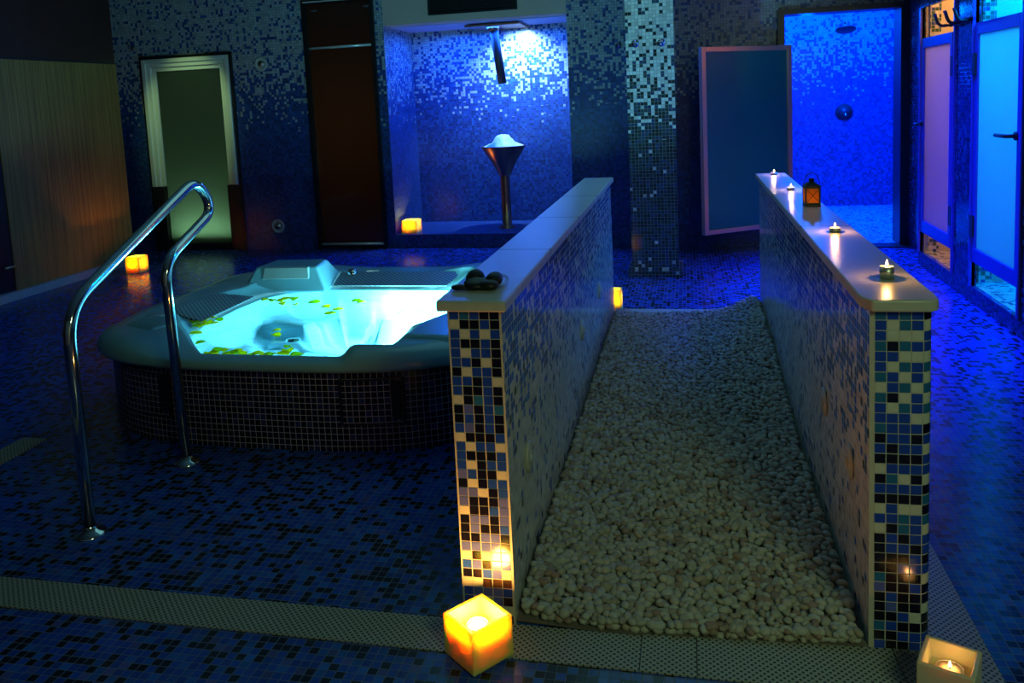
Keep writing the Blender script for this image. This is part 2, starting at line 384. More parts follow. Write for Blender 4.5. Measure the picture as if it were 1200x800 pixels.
# sauna door, smoked glass with lit strips of metal
d = empty('door_3', (-3.5, 8.2, 0)); struct(d)
m = MB(); m.box(-3.895, -3.86, 8.16, 8.3, 0, 2.62); m.box(-3.145, -3.11, 8.16, 8.3, 0, 2.62); m.box(-3.86, -3.145, 8.16, 8.3, 2.58, 2.62); m.box(-3.86, -3.145, 8.2, 8.3, 0, .045)
m.build('door_frame', M['blackmetal'], d)
m = MB(); m.box(-3.86, -3.145, 8.215, 8.225, .06, 2.12); m.build('glass', M['smoked'], d)
m = MB(); m.box(-3.86, -3.145, 8.215, 8.225, 2.14, 2.58); m.build('transom_pane', M['smoked'], d)
m = MB(); m.tube([(-3.855, 8.205, 2.13), (-3.15, 8.205, 2.13)], .014, 10); m.build('top_rail', M['satin'], d)
m = MB(); m.tube([(-3.86, 8.19, .052), (-3.145, 8.19, .052)], .015, 10); m.build('bottom_rail', M['satin'], d)
m = MB(); m.box(-3.87, -3.135, 8.15, 8.16, 2.592, 2.604); m.build('top_trim', M['satin'], d)
m = MB(); m.box(-3.80, -3.74, 8.195, 8.21, 2.50, 2.52); m.box(-3.22, -3.16, 8.195, 8.21, 2.51, 2.53); m.build('hinge', M['steel'], d)

# vent above the niche
v = empty('air_vent', (-2.07, 8.19, 2.5)); tag(v, 'dark rectangular air vent in the plain beam above the blue niche', 'vent')
m = MB(); m.box(-2.53, -1.61, 8.185, 8.2, 2.38, 2.40); m.box(-2.53, -1.61, 8.185, 8.2, 2.62, 2.64); m.box(-2.53, -2.51, 8.185, 8.2, 2.40, 2.62); m.box(-1.63, -1.61, 8.185, 8.2, 2.40, 2.62)
m.build('vent_frame', M['dark'], v)
m = MB()
for i in range(12):
    z = 2.405+i*.018; m.add([(-2.51, 8.182, z), (-1.63, 8.182, z), (-1.63, 8.199, z+.012), (-2.51, 8.199, z+.012)], [(0, 1, 2, 3)])
m.box(-2.51, -1.63, 8.196, 8.2, 2.40, 2.62)
m.build('louvre', M['slats'], v)

# round wall outlets beside the sauna door
for (x, z, lab) in ((-4.417, 2.0, 'round pale wall outlet high between the steam door and the dark glass door'), (-4.367, .252, 'round pale wall outlet low near the floor behind the hot tub')):
    rt = empty('wall_outlet', (x, 8.2, z)); tag(rt, lab, 'wall outlet')
    Mx = Matrix.Rotation(PI/2, 4, 'X')
    m = MB(); m.lathe([(0, 0), (.075, 0), (.078, .008), (.06, .012), (.055, .006), (0, .006)], (x, 8.2, z), 32, M=Mx); m.build('ring', M['stone'], rt)
    m = MB(); m.lathe([(0, .02), (.03, .018), (.035, .006)], (x, 8.2, z), 24, M=Mx); m.build('nozzle', M['brushed'], rt)

# ------------------------------------------------------------------ column
m = MB(); m.box(-.466, -.09, 6.79, 7.15, 0, 2.82); m.box(-.50, -.06, 6.76, 7.18, 0, .06)
struct(m.build('wall_column', mosaic('mosaic_column', [(0, (.02, .03, .03)), (.4, (.03, .06, .06)), (.75, (.03, .06, .12))], white=(.95, .04, 2.0, .82), grout=(.26, .27, .25), seed=9)))
def hook(x, y, z, lab):
    rt = empty('wall_hook', (x, y, z)); tag(rt, lab, 'hook')
    m = MB(); m.lathe([(0, 0), (.03, 0), (.03, .006), (0, .006)], (x, y, z), 20, M=Matrix.Rotation(PI/2, 4, 'X')); m.build('plate', M['steel'], rt)
    m = MB(); m.tube(smooth_path([(x, y-.004, z), (x, y-.05, z-.01), (x, y-.06, z+.03)], .02, 5), .009, 10); m.build('peg', M['steel'], rt)
hook(-.393, 6.79, 1.89, 'small chrome hook on the tiled column, left of its pair')
hook(-.187, 6.79, 1.885, 'small chrome hook on the tiled column, right of its pair')
hook(-.631, 8.2, 1.965, 'small chrome hook on the dark tiled wall just left of the column')
hook(-5.95, 8.2, 2.26, 'small chrome hook on the tiled wall above left of the frosted steam door')

# ------------------------------------------------------------------ right wall and cabins
XR = 1.83
m = MB()
def wr(y0, y1, z0, z1): m.box(XR, XR+.03, y0, y1, z0, z1)
wr(-1.6, 5.17, 0, 2.82); wr(5.17, 5.98, 0, .11); wr(5.98, 6.39, 0, 2.82); wr(6.39, 7.24, 0, .11); wr(7.24, 7.30, 0, 2.82); wr(6.39, 7.24, 2.06, 2.82); wr(5.17, 5.98, 2.5, 2.82)
m.box(XR+.12, XR+.2, 7.4, 8.2, 0, 2.82)
struct(m.build('wall_right', mosaic('mosaic_corridor', [(0, NAVY), (.35, (.012, .03, .16)), (.8, TEAL)], grout=(.08, .09, .11))))
m = MB(); m.box(XR+.03, 3.3, 7.24, 7.4, 0, 2.82); m.box(XR+.03, 3.3, 6.1, 6.25, 0, 2.82); m.box(XR+.03, 3.3, 4.9, 5.05, 0, 2.82); m.box(3.2, 3.3, 4.9, 7.4, 0, 2.82)
struct(m.build('wall_cabins', M['cream']))
m = MB(); m.box(XR+.03, 3.3, 6.25, 7.24, 0, .11); m.box(XR+.03, 3.3, 5.05, 6.1, 0, .11); struct(m.build('trim_6', M['shower_floor']))
m = MB(); m.box(1.885, 1.965, 7.225, 7.24, .11, 2.6); m.box(1.905, 1.985, 6.085, 6.1, .11, 2.6); struct(m.build('trim_7', M['cabin_wall']))
def cabin_door(nm, y0, y1, zt, handle_y, hinge_y, pane):
    d = empty(nm, (XR+.02, (y0+y1)/2, .28)); struct(d)
    xa, xb = XR-.005, XR+.03
    m = MB(); w1 = .05
    m.box(xa, xb, y0, y0+w1, .28, zt); m.box(xa, xb, y1-w1, y1, .28, zt); m.box(xa, xb, y0+w1, y1-w1, .28, .375); m.box(xa, xb, y0+w1, y1-w1, zt-.075, zt)
    m.build('door_frame', M['frame'], d, bevel=.003)
    m = MB(); m.box(XR+.008, XR+.016, y0+w1, y1-w1, .375, zt-.075); m.build('glass', pane, d)
    for z in (.52, 1.58) if hinge_y < 7 else (.52, 1.58):
        m = MB(); m.box(xa-.012, xb, hinge_y-.03, hinge_y+.03, z-.07, z+.07); m.build('hinge', M['blackmetal'], d)
    if handle_y:
        m = MB(); s_ = 1 if handle_y > (y0+y1)/2 else -1
        m.tube(smooth_path([(xa, handle_y, 1.15), (xa-.06, handle_y, 1.15), (xa-.06, handle_y-s_*.16, 1.15)], .02, 5), .011, 10); m.lathe([(0, 0), (.025, 0), (.025, .012), (0, .012)], (xa, handle_y, 1.15), 16, M=Matrix.Rotation(-PI/2, 4, 'Y'))
        m.build('door_handle', M['blackmetal'], d)
cabin_door('door_4', 6.45, 7.22, 1.82, 7.19, 6.42, M['frost_lav'])
cabin_door('door_5', 5.19, 5.97, 1.84, 5.24, 5.96, M['frost'])
# fixed frame round the cabin openings
m = MB()
for (y0, y1, zt) in ((6.39, 7.24, 2.06), (5.17, 5.98, 2.5)):
    m.box(XR-.015, XR+.02, y0-.02, y0, .11, zt); m.box(XR-.015, XR+.02, y1, y1+.02, .11, zt)
struct(m.build('trim_8', M['frame']))
m = MB(); m.box(XR-.01, XR, 5.13, 5.17, .1, 2.5); struct(m.build('trim_9', M['dark']))
h = empty('coat_hook', (XR, 6.2, 1.87)); tag(h, 'dark multi-armed coat hook at the top of the post between the cabin doors', 'coat hook')
m = MB(); m.box(XR-.015, XR, 5.98, 6.5, 1.855, 1.885); m.build('rail', M['blackmetal'], h, bevel=.004)
for y in (6.45, 6.22, 6.02):
    m = MB(); m.tube(smooth_path([(XR-.01, y, 1.87), (XR-.09, y, 1.86), (XR-.12, y, 1.96)], .05, 6), [.012]*8+[.010], 10) if False else m.tube(smooth_path([(XR-.01, y, 1.87), (XR-.09, y, 1.86), (XR-.12, y, 1.95)], .05, 6), .011, 10)
    m.build('prong', M['blackmetal'], h)

# shower opening frame, sill, fittings
m = MB(); m.box(.83, .89, 8.12, 8.4, 0, 2.2); m.box(1.88, 1.955, 8.12, 8.4, 0, 2.2); m.box(.89, 1.88, 8.12, 8.4, 2.15, 2.2); m.box(.83, 1.95, 8.0, 8.2, 0, .012)
struct(m.build('trim_10', M['framedark']))
s = empty('rain_shower', (1.86, 10.9, 2.2)); tag(s, 'round rain shower head high on the blue lit shower wall', 'shower head')
m = MB(); m.tube(smooth_path([(1.83, 10.895, 2.22), (1.83, 10.55, 2.22), (1.83, 10.5, 2.15)], .04, 5), .012, 10); m.build('arm', M['steel'], s)
m = MB(); m.lathe([(0, .012), (.11, .008), (.115, 0), (.11, -.008), (0, -.008)], (1.83, 10.5, 2.13), 32, M=Matrix.Rotation(math.radians(-20), 4, 'X')); m.build('disc', M['pipe'], s)
s = empty('shower_mixer', (1.88, 10.9, 1.16)); tag(s, 'round shower mixer plate on the blue tiled wall below the rain head', 'shower mixer')
m = MB(); m.lathe([(0, 0), (.10, 0), (.10, .012), (.05, .03), (.045, .06), (0, .06)], (1.88, 10.9, 1.16), 28, M=Matrix.Rotation(PI/2, 4, 'X')); m.build('plate', M['pipe'], s)
m = MB(); m.tube([(1.88, 10.84, 1.16), (1.88, 10.78, 1.12)], .012, 10); m.build('lever', M['steel'], s)
# open framed glass shower door
hx, hy, ex, ey = .93, 8.10, .118, 7.548
L_ = math.hypot(ex-hx, ey-hy); ang = math.atan2(ey-hy, ex-hx)
d = empty('door_6', (hx, hy, 0), ang); struct(d)
T_ = Matrix.Translation((hx, hy, 0)) @ Matrix.Rotation(ang, 4, 'Z')
m = MB(); a0, a1 = .21, 1.873
m.box(0, .045, -.02, .03, a0, a1, M=T_); m.box(L_-.045, L_, -.02, .03, a0, a1, M=T_); m.box(.045, L_-.045, -.02, .03, a1-.045, a1, M=T_); m.box(.045, L_-.045, -.02, .03, a0, a0+.04, M=T_)
m.build('door_frame', M['orange_lit'], d, bevel=.004)
m = MB(); m.box(.045, L_-.045, 0, .008, a0+.04, a1-.045, M=T_); m.build('glass', M['frost_teal'], d)

# ------------------------------------------------------------------ half walls round the pebble walk
HW = .917
LP = """BTBKK WKKBK BWBWB BKKBK BWBBK BBKWK KWBBK BBKLW BKKBK WKTBK KLKBT KBKBK BLKBK WKKKB BWBBW BKKKB BWKBB LBKKW KWKBB LLWKL LKKKL WKKLL KLLKL KLKKL KKLLK LLLLK WKWKW LLKLL KKLLW WWKKK LLLLB LWWLK LKWWW KBKWK""".split()
RP = """TBTBKB BWTBWB BWWWBB TKTBBW BBWWWB BWTBTW TBWBWB WBTWTB TKWBWK BWTBTT BBBWWB TBBBKK KBBKBB BKBBWB KKKKBB WBBBBB KTWKWB BBBBKK KKKKTB WBWWKB BBTBTB WKTBWK KBKBBK KBBKBB KKKBKK KKLBBB TKKKWW LKKBKB KBKKKB KLKKWB KKLWKW TBKKKT KKLBBK BKKBBB""".split()
KEYS = 'KBTLW'
def half_wall(x0, x1, y0, y1, r, lab, rows, xs, pitch, capside):
    w = empty('half_wall', ((x0+x1)/2, (y0+y1)/2, 0)); tag(w, lab, 'half wall')
    arc = [(x1-r+r*math.sin(a), y0+r-r*math.cos(a)) for a in [i*PI/2/8 for i in range(9)]] if r else [(x1, y0)]
    pts = [(x0, y0)] + arc + [(x1, y1), (x0, y1)]
    m = MB(); m.prism(pts, 0, HW)
    # end face keeps grout, long faces mosaic
    o = m.build('wall_body', [M['wall_side'], M['grout']], w)
    for p in o.data.polygons:
        if p.normal.y < -.3 or (r and p.normal.y < -.02): p.material_index = 1
    # hand laid end tiles
    path = [(x0, y0)] + arc
    segs = [(Vector(path[i]), Vector(path[i+1])) for i in range(len(path)-1)] + [(Vector(arc[-1]), Vector((x1, y1)))]
    def on(s):
        for a, b in segs:
            l = (b-a).length
            if s <= l or b is segs[-1][1]:
                t = (b-a)/l; return a+t*s, Vector((t.y, -t.x))
            s -= l
    m = MB(); rp_ = HW/34
    for i, row in enumerate(rows):
        for j, ch in enumerate(row):
            s0 = xs + j*pitch + .0014 + random.uniform(-.0005, .0005); s1 = s0 + pitch-.0028
            zt = HW - i*rp_ - .0014 + random.uniform(-.0004, .0004); zb = zt-rp_+.0028
            mi = KEYS.index(ch)
            if ch == 'L' and random.random() < .2: mi = 1
            K = 4 if r else 1; vs = []
            for k in range(K+1):
                p, n_ = on(s0+(s1-s0)*k/K); o_ = p+n_*.0012; i_ = p-n_*.003
                vs += [(o_.x, o_.y, zb), (o_.x, o_.y, zt), (i_.x, i_.y, zb), (i_.x, i_.y, zt)]
            fs = [(0, 1, 3, 2), (4*K, 4*K+2, 4*K+3, 4*K+1)]
            for k in range(K):
                c_ = 4*k; fs += [(c_, c_+4, c_+5, c_+1), (c_+1, c_+5, c_+7, c_+3), (c_, c_+2, c_+6, c_+4)]
            m.add(vs, fs, mi)
    m.build('end_tiles', [M['t'+k] for k in KEYS], w)
    return w
LW = half_wall(-.6585, -.506, 2.154, 5.5, 0, 'left tiled half wall with pale stone cap, beside the hot tub', LP, .004, .0287, 0)
RW = half_wall(.439, .590, 2.195, 5.5, .034, 'right tiled half wall with rounded stone cap end, lined with tea lights', RP, .012, .0287, 1)
m = MB(); m.prism([(-.683, 2.128), (-.487, 2.128), (-.487, 5.53), (-.683, 5.53)], HW, .948); m.build('stone_cap', M['stone'], LW, bevel=.006)
cp = [(.418, 2.215), (.440, 2.165), (.54, 2.165)] + [(.565+.035*math.sin(a), 2.20-.035*math.cos(a)) for a in [.3, .6, .9, 1.2]] + [(.603, 2.235), (.603, 5.53), (.418, 5.53)]
m = MB(); m.prism(cp, HW, .948); m.build('stone_cap', M['stone'], RW, bevel=.006)
# joints in the caps
for (W_, x0, x1, ys) in ((LW, -.6835, -.4865, (2.9, 3.7, 4.5)), (RW, .4175, .6035, (3.35, 4.4))):
    m = MB()
    for y in ys: m.box(x0, x1, y-.0015, y+.0015, HW+.004, .9485)
    m.build('cap_joint', M['dark'], W_)
def jet(x, y, z, s, lab):
    rt = empty('wall_jet', (x, y, z)); tag(rt, lab, 'water jet')
    Mx = Matrix.Rotation(s*PI/2, 4, 'Y')
    m = MB(); m.lathe([(0, 0), (.048, 0), (.05, .005), (.04, .009), (0, .010)], (x, y, z), 28, M=Mx); dk = m.build('cover_disc', M['stone'], rt)
    m = MB(); m.lathe([(.018, .009), (.018, .013), (.01, .013), (.01, .009)], (x, y, z), 20, M=Mx); m.build('nozzle', M['stone'], dk)
jet(-.506, 2.43, .381, 1, 'round pale jet cover on the left half wall, nearest its front end')
jet(-.506, 3.808, .395, 1, 'round pale jet cover on the left half wall, middle of three')
jet(-.506, 4.6, .40, 1, 'round pale jet cover on the left half wall, farthest of three')
jet(.439, 2.437, .408, -1, 'round pale jet cover on the right half wall, nearest its front end')
jet(.439, 2.895, .416, -1, 'round pale jet cover on the right half wall, behind the nearest one')
# stone edge at the far end of the walk
m = MB(); m.box(-.506, .439, 5.53, 5.62, 0, .03); struct(m.build('trim_11', M['stone']))

# ------------------------------------------------------------------ pebbles
def hgt(x, y):
    h = .012 + .014*math.sin(3.1*x+1)*math.sin(1.7*y) + .012*math.sin(5*x+2.3*y)
    h += .10*math.exp(-((x-.42)/.16)**2)*1/(1+math.exp(-(y-4.1)*3))
    h += .03*math.exp(-((x+.5)/.14)**2)
    h *= min(1, (y-2.10)/.25)
    return max(h, 0)+.004
ico = bmesh.new(); bmesh.ops.create_icosphere(ico, subdivisions=2, radius=1); iv = np.array([v.co[:] for v in ico.verts]); ifc = np.array([[v.index for v in f.verts] for f in ico.faces]); ico.free()
ico = bmesh.new(); bmesh.ops.create_icosphere(ico, subdivisions=1, radius=1); iv1 = np.array([v.co[:] for v in ico.verts]); ifc1 = np.array([[v.index for v in f.verts] for f in ico.faces]); ico.free()
rng = np.random.default_rng(4)
peb = []
y = 2.175
while y < 5.52:
    x = -.49+rng.uniform(0, .01)
    while x < .425:
        for lay in (0, 1):
            px = x+rng.uniform(-.009, .009); py = y+rng.uniform(-.009, .009)
            r = rng.uniform(.0090, .0165)*(1.0 if lay else 1.15)
            px = min(max(px, -.506+r*1.65), .438-r*1.65); py = max(py, 2.160+r*1.05+max(0, px+.15)*.055)
            peb.append((px, py, hgt(px, py) + (lay*.013+rng.uniform(-.003, .006)), r, lay))
        x += .0235
    y += .022
def pebble_verts(V, r):
    s = np.array([rng.uniform(1.0, 1.5), rng.uniform(.85, 1.1), rng.uniform(.62, .85)])*r
    v = V*s
    ph = rng.uniform(0, 6, 3); v = v*(1+.10*np.sin(V[:, [0]]*2.2+ph[0])+.08*np.sin(V[:, [1]]*2.7+ph[1]))
    a, b = rng.uniform(0, 2*PI), rng.normal(0, .35)
    Rz = np.array([[math.cos(a), -math.sin(a), 0], [math.sin(a), math.cos(a), 0], [0, 0, 1]]); Rx = np.array([[1, 0, 0], [0, math.cos(b), -math.sin(b)], [0, math.sin(b), math.cos(b)]])
    return v @ Rx.T @ Rz.T
tops = sorted([p for p in peb if p[4] == 1], key=lambda p: p[1])
solo = tops[:300]; soloset = set(id(p) for p in solo); rest = [p for p in peb if id(p) not in soloset]
shapes = []
for i in range(10):
    v = pebble_verts(iv, .0135); me = bpy.data.meshes.new('pebble'); me.from_pydata(v.tolist(), [], ifc.tolist())
    me.polygons.foreach_set('use_smooth', [True]*len(ifc)); me.materials.append(M['pebsolo'][i % 6]); shapes.append(me)
for i, p in enumerate(solo):
    o = bpy.data.objects.new('pebble', shapes[rng.integers(10)]); col.objects.link(o)
    o.location = (p[0], p[1], p[2]+.006); o.rotation_euler = (0, 0, rng.uniform(0, 6.28)); s_ = p[3]/.0135; o.scale = (s_, s_, s_)
    tag(o, 'small rounded pale pebble at the near end of the pebble walk', 'pebble', 'pebbles at the near end of the walk')
VS, FS, TN, off = [], [], [], 0
for p in rest:
    V, F = (iv, ifc) if p[1] < 3.6 and p[4] == 1 else (iv1, ifc1)
    v = pebble_verts(V, p[3]) + np.array(p[:3]) + np.array([0, 0, .004])
    VS.append(v); FS.append(F+off); off += len(v); TN += [rng.uniform(0, 1)]*len(v)
VS = np.concatenate(VS); FS = np.concatenate(FS)
me = bpy.data.meshes.new('pebble_bed'); me.vertices.add(len(VS)); me.vertices.foreach_set('co', VS.astype('f').ravel())
me.loops.add(len(FS)*3); me.loops.foreach_set('vertex_index', FS.astype('i').ravel())
me.polygons.add(len(FS)); me.polygons.foreach_set('loop_start', np.arange(0, len(FS)*3, 3, dtype='i')); me.polygons.foreach_set('loop_total', np.full(len(FS), 3, 'i'))
me.polygons.foreach_set('use_smooth', [True]*len(FS)); me.update(); me.validate()
at_ = me.attributes.new('tone', 'FLOAT', 'POINT'); at_.data.foreach_set('value', np.array(TN, 'f'))
me.materials.append(M['pebble']); o = bpy.data.objects.new('pebble_bed', me); col.objects.link(o)
tag(o, 'bed of small pale rounded pebbles filling the walk between the half walls', 'pebbles', kind='stuff')
# ground below the pebbles
m = MB(); nx, ny = 12, 40; vs = []; fs = []
for j in range(ny+1):
    for i in range(nx+1):
        x = -.506+.945*i/nx; y = 2.155+3.375*j/ny; vs.append((x, y, max(hgt(x, y)-.004, .0015)))
for j in range(ny):
    for i in range(nx):
        a = j*(nx+1)+i; fs.append((a, a+1, a+nx+2, a+nx+1))
m.add(vs, fs); struct(m.build('trim_12', pmat('pebble_ground', (.16, .14, .12), .9, var=.3)))

# ------------------------------------------------------------------ drain grates
def grate(pts, lab):
    m = MB(); m.prism(pts, .0, .006); o = m.build('drain_grate', M['grate'], bevel=.001)
    tag(o, lab, 'drain grate', 'perforated drain grates in the floor'); return o
Y0, Y1 = 2.008, 2.150
grate([(-2.975, Y0), (-1.60, Y0), (-1.60, Y1), (-2.975, Y1)], 'long perforated floor grate in front of the handrail, left end of the front channel')
grate([(-1.598, Y0), (-.152, Y0), (-.152, Y1), (-1.598, Y1)], 'perforated floor grate running behind the glowing cube candle at the left half wall')
grate([(-.150, Y0), (-.006, Y0), (-.006, 2.165), (-.150, 2.158)], 'short square perforated floor grate in front of the pebbles')
grate([(-.004, Y0), (.505, Y0), (.495, 2.193), (-.004, 2.165)], 'perforated floor grate between the square piece and the right half wall corner')
grate([(.507, Y0), (.735, Y0), (.594, 2.193), (.497, 2.193)], 'wedge shaped corner piece of perforated floor grate behind the pale cube candle holder')
grate([(.735, Y0+.004), (.735, 5.4), (.594, 5.4), (.594, 2.196)], 'perforated floor grate running back along the right half wall')
grate([(-3.11, Y0), (-2.977, Y0), (-2.977, 3.2), (-3.11, 3.2)], 'perforated floor grate at far left running back towards the hot tub')
grate([(-3.21, 3.202), (-3.09, 3.202), (-3.09, 5.2), (-3.21, 5.2)][0:4] if False else [(-5.2, Y0), (-3.112, Y0), (-3.112, Y1), (-5.2, Y1)], 'perforated floor grate continuing to the left edge past the corner')

# ------------------------------------------------------------------ hot tub
tub = empty('hot_tub', (-1.87, 4.2, 0)); tag(tub, 'raised hot tub with glowing turquoise water and dark mosaic sides', 'hot tub')
CX, CY, AX, AY, EX = -1.86, 4.2, 1.11, 1.0, 3.2
def rout(a, gx=0):
    c, s = abs(math.cos(a)), abs(math.sin(a))
    return 1/(((c/(AX+gx))**EX + (s/(AY+gx))**EX)**(1/EX))
Pd = [(-2.17, 3.27), (-1.50, 3.27), (-1.44, 3.325), (-1.27, 3.325), (-1.29, 3.64), (-1.27, 3.70), (-1.14, 3.79), (-1.12, 4.5), (-1.35, 4.98), (-2.25, 4.98), (-2.42, 4.74), (-2.62, 4.62), (-2.75, 4.30), (-2.74, 3.95), (-2.5, 3.62)]
Pw = [(-2.17, 3.275), (-1.50, 3.275), (-1.44, 3.33), (-1.28, 3.33), (-1.29, 3.68), (-1.20, 3.85), (-1.20, 4.45), (-1.40, 4.70), (-2.24, 4.70), (-2.42, 4.60), (-2.52, 4.45), (-2.54, 4.2), (-2.53, 3.85), (-2.47, 3.62)]
def rpoly(P, a):
    d = (math.cos(a), math.sin(a)); best = 9
    for i in range(len(P)):
        x1, y1 = P[i][0]-CX, P[i][1]-CY; x2, y2 = P[(i+1) % len(P)][0]-CX, P[(i+1) % len(P)][1]-CY
        ex, ey = x2-x1, y2-y1; den = d[0]*ey-d[1]*ex
        if abs(den) < 1e-9: continue
        t = (x1*ey-y1*ex)/den; u = (x1*d[1]-y1*d[0])/den
        if t > 0 and -1e-6 <= u <= 1+1e-6: best = min(best, t)
    return best
NA = 288
def bump(a):
    """deck height above the low rim: corners and right side stand higher"""
    def g(c, w):
        dd = (a-c+PI) % (2*PI)-PI; return math.exp(-(dd/w)**4)
    def e(c): return 1/(1+math.exp(-(((a-c+PI) % (2*PI)-PI))*110))
    return max(.045*e(math.radians(-67))*(1-e(math.radians(60))), .04*g(math.radians(222), .30), .05*g(math.radians(45), .4), .04*g(math.radians(135), .4), .02*g(math.radians(180), .5))
m = MB(); rings = []
angs = [2*PI*i/NA for i in range(NA)]
def ring(fn): rings.append([fn(a) for a in angs])
def P3(a, r, z): return (CX+r*math.cos(a), CY+r*math.sin(a), z)
ring(lambda a: P3(a, rout(a, -.01), .370)); ring(lambda a: P3(a, rout(a, .028), .368)); ring(lambda a: P3(a, rout(a, .036), .385))
ring(lambda a: P3(a, rout(a, .03), .402+.3*bump(a))); ring(lambda a: P3(a, rout(a, .008), .412+.75*bump(a)))
for t in (.15, .4, .7, .9):
    ring(lambda a, t=t: P3(a, rout(a)*(1-t)+rpoly(Pd, a)*t - .02*(1-t), .414+bump(a)*(1 if t < .8 else .95)))
ring(lambda a: P3(a, rpoly(Pd, a), .410+.9*bump(a))); ring(lambda a: P3(a, rpoly(Pd, a)-.006, .402+.8*bump(a)))
ring(lambda a: P3(a, rpoly(Pw, a), .372))
fs = []; vs = [p for r in rings for p in r]
for k in range(len(rings)-1):
    for i in range(NA): fs.append((k*NA+i, k*NA+(i+1) % NA, (k+1)*NA+(i+1) % NA, (k+1)*NA+i))
m.add(vs, fs, 0, True); m.build('shell', M['acrylic'], tub)
# basin: walls, seats, footwell
m = MB(); rings = []
def seatshape(a, k):
    base = rpoly(Pw, a); return base*k
ring(lambda a: P3(a, rpoly(Pw, a), .3715)); ring(lambda a: P3(a, rpoly(Pw, a)-.01, .34))
def sq(x): return math.tanh(6*math.sin(x))
def seat(a): return .19+.045*sq(4*(a-.5))+.02*sq(7*a+1)
ring(lambda a: P3(a, rpoly(Pw, a)*.93, seat(a)+.03)); ring(lambda a: P3(a, rpoly(Pw, a)*.80, seat(a)))
ring(lambda a: P3(a, rpoly(Pw, a)*(.60+.09*sq(4*a)), seat(a)+.005)); ring(lambda a: P3(a, rpoly(Pw, a)*(.55+.09*sq(4*a)), seat(a)-.02))
ring(lambda a: P3(a, rpoly(Pw, a)*.40, .125)); ring(lambda a: P3(a, .05, .11))
fs = []; vs = [p for r in rings for p in r]
for k in range(len(rings)-1):
    for i in range(NA): fs.append((k*NA+i, k*NA+(i+1) % NA, (k+1)*NA+(i+1) % NA, (k+1)*NA+i))
fs.append(tuple(range((len(rings)-1)*NA, len(rings)*NA)))
m.add(vs, fs, 0, True); m.build('basin', M['wetacrylic'], tub)
# water surface, softly rippled
m = MB(); vs = [(CX, CY, .385)]; fs = []; K = 24
for k in range(1, K+1):
    for a in angs:
        r = (rpoly(Pw, a)+.002)*k/K; x = CX+r*math.cos(a); y = CY+r*math.sin(a)
        z = .382+.0014*math.sin(9*x+4*y)+.0012*math.sin(-7*x+13*y+1)+.0006*math.sin(23*x+17*y); vs.append((x, y, z))
for i in range(NA): fs.append((0, 1+i, 1+(i+1) % NA))
for k in range(K-1):
    for i in range(NA): fs.append((1+k*NA+i, 1+(k+1)*NA+i, 1+(k+1)*NA+(i+1) % NA, 1+k*NA+(i+1) % NA))
m.add(vs, fs, 0, True); m.build('water', M['water'], tub)
# tiled skirt with UV in metres
me = bpy.data.meshes.new('skirt'); vs = []; us = []; s_ = 0
for i in range(NA+1):
    a = 2*PI*i/NA; p = Vector(P3(a, rout(a, -.02), 0))
    if i: s_ += (p-q_).length
    q_ = p; us.append(s_); vs += [tuple(p), (p.x, p.y, .372)]
fs = [(2*i, 2*i+2, 2*i+3, 2*i+1) for i in range(NA)]
me.from_pydata(vs, [], fs); uvl = me.uv_layers.new(name='UVMap')
for pi_, p in enumerate(me.polygons):
    p.use_smooth = True
    for li, vi in zip(p.loop_indices, p.vertices): uvl.data[li].uv = (us[vi//2], 0 if vi % 2 == 0 else .372)
me.materials.append(M['skirt']); o = bpy.data.objects.new('skirt', me); col.objects.link(o); o.parent = tub; o.matrix_parent_inverse = Matrix.Translation(-tub.location)
# access hatches in the skirt
def hatch(xa, xb, za, zb):
    def ysk(x):
        dx = abs(x-CX)/(AX-.02); return CY-(AY-.02)*(1-dx**EX)**(1/EX)
    n = 10; m = MB()
    xs_ = [xa+(xb-xa)*i/n for i in range(n+1)]
    vs = []
    for x in xs_: vs += [(x, ysk(x)-.010, za), (x, ysk(x)-.010, zb), (x, ysk(x)+.02, za), (x, ysk(x)+.02, zb)]
    fs = []
    for i in range(n):
        b = 4*i; fs += [(b, b+4, b+5, b+1), (b+1, b+5, b+7, b+3), (b+2, b, b+1, b+3) if i == 0 else (b, b+2, b+6, b+4), (b, b+2, b+6, b+4)]
    b = 4*n; fs.append((b, b+2, b+3, b+1))
    m.add(vs, fs); ap = m.build('access_panel', M['skirt_flat'], tub)
    m = MB(); t = .008
    for (z_, zz) in ((za-t, za), (zb, zb+t)):
        m.add([(x, ysk(x)-.013, z) for x in xs_ for z in (z_, zz)], [(2*i, 2*i+2, 2*i+3, 2*i+1) for i in range(n)])
    for x in (xa-t, xb):
        m.box(x, x+t, ysk(x)-.014, ysk(x)+.0, za-t, zb+t)
    m.build('panel_frame', M['dark'], ap)
    m = MB(); x = xb-.045; m.box(x, x+.04, ysk(x)-.020, ysk(x), za+.02, zb-.01); m.build('panel_handle', M['blackmetal'], ap)
hatch(-1.48, -1.22, .13, .32); hatch(-2.62, -2.33, .13, .32)
# sloping perforated panels on the inner walls
def slope_panel(p0, p1, p2, p3, nm='perforated_panel', mat=None, th=.012):
    P = [Vector(p) for p in (p0, p1, p2, p3)]; n = (P[1]-P[0]).cross(P[3]-P[0]).normalized()
    if n.z < 0: n = -n
    m = MB(); m.add([p for p in P]+[p+n*th for p in P], [(3, 2, 1, 0), (4, 5, 6, 7), (0, 1, 5, 4), (1, 2, 6, 5), (2, 3, 7, 6), (3, 0, 4, 7)])
    return m.build(nm, mat or M['tubgrille'], tub, bevel=.003)
slope_panel((-2.18, 4.72, .390), (-1.44, 4.72, .390), (-1.40, 4.97, .425), (-2.22, 4.97, .425), th=.006)
slope_panel((-2.545, 3.86, .385), (-2.545, 4.42, .385), (-2.76, 4.34, .425), (-2.76, 3.9, .425))
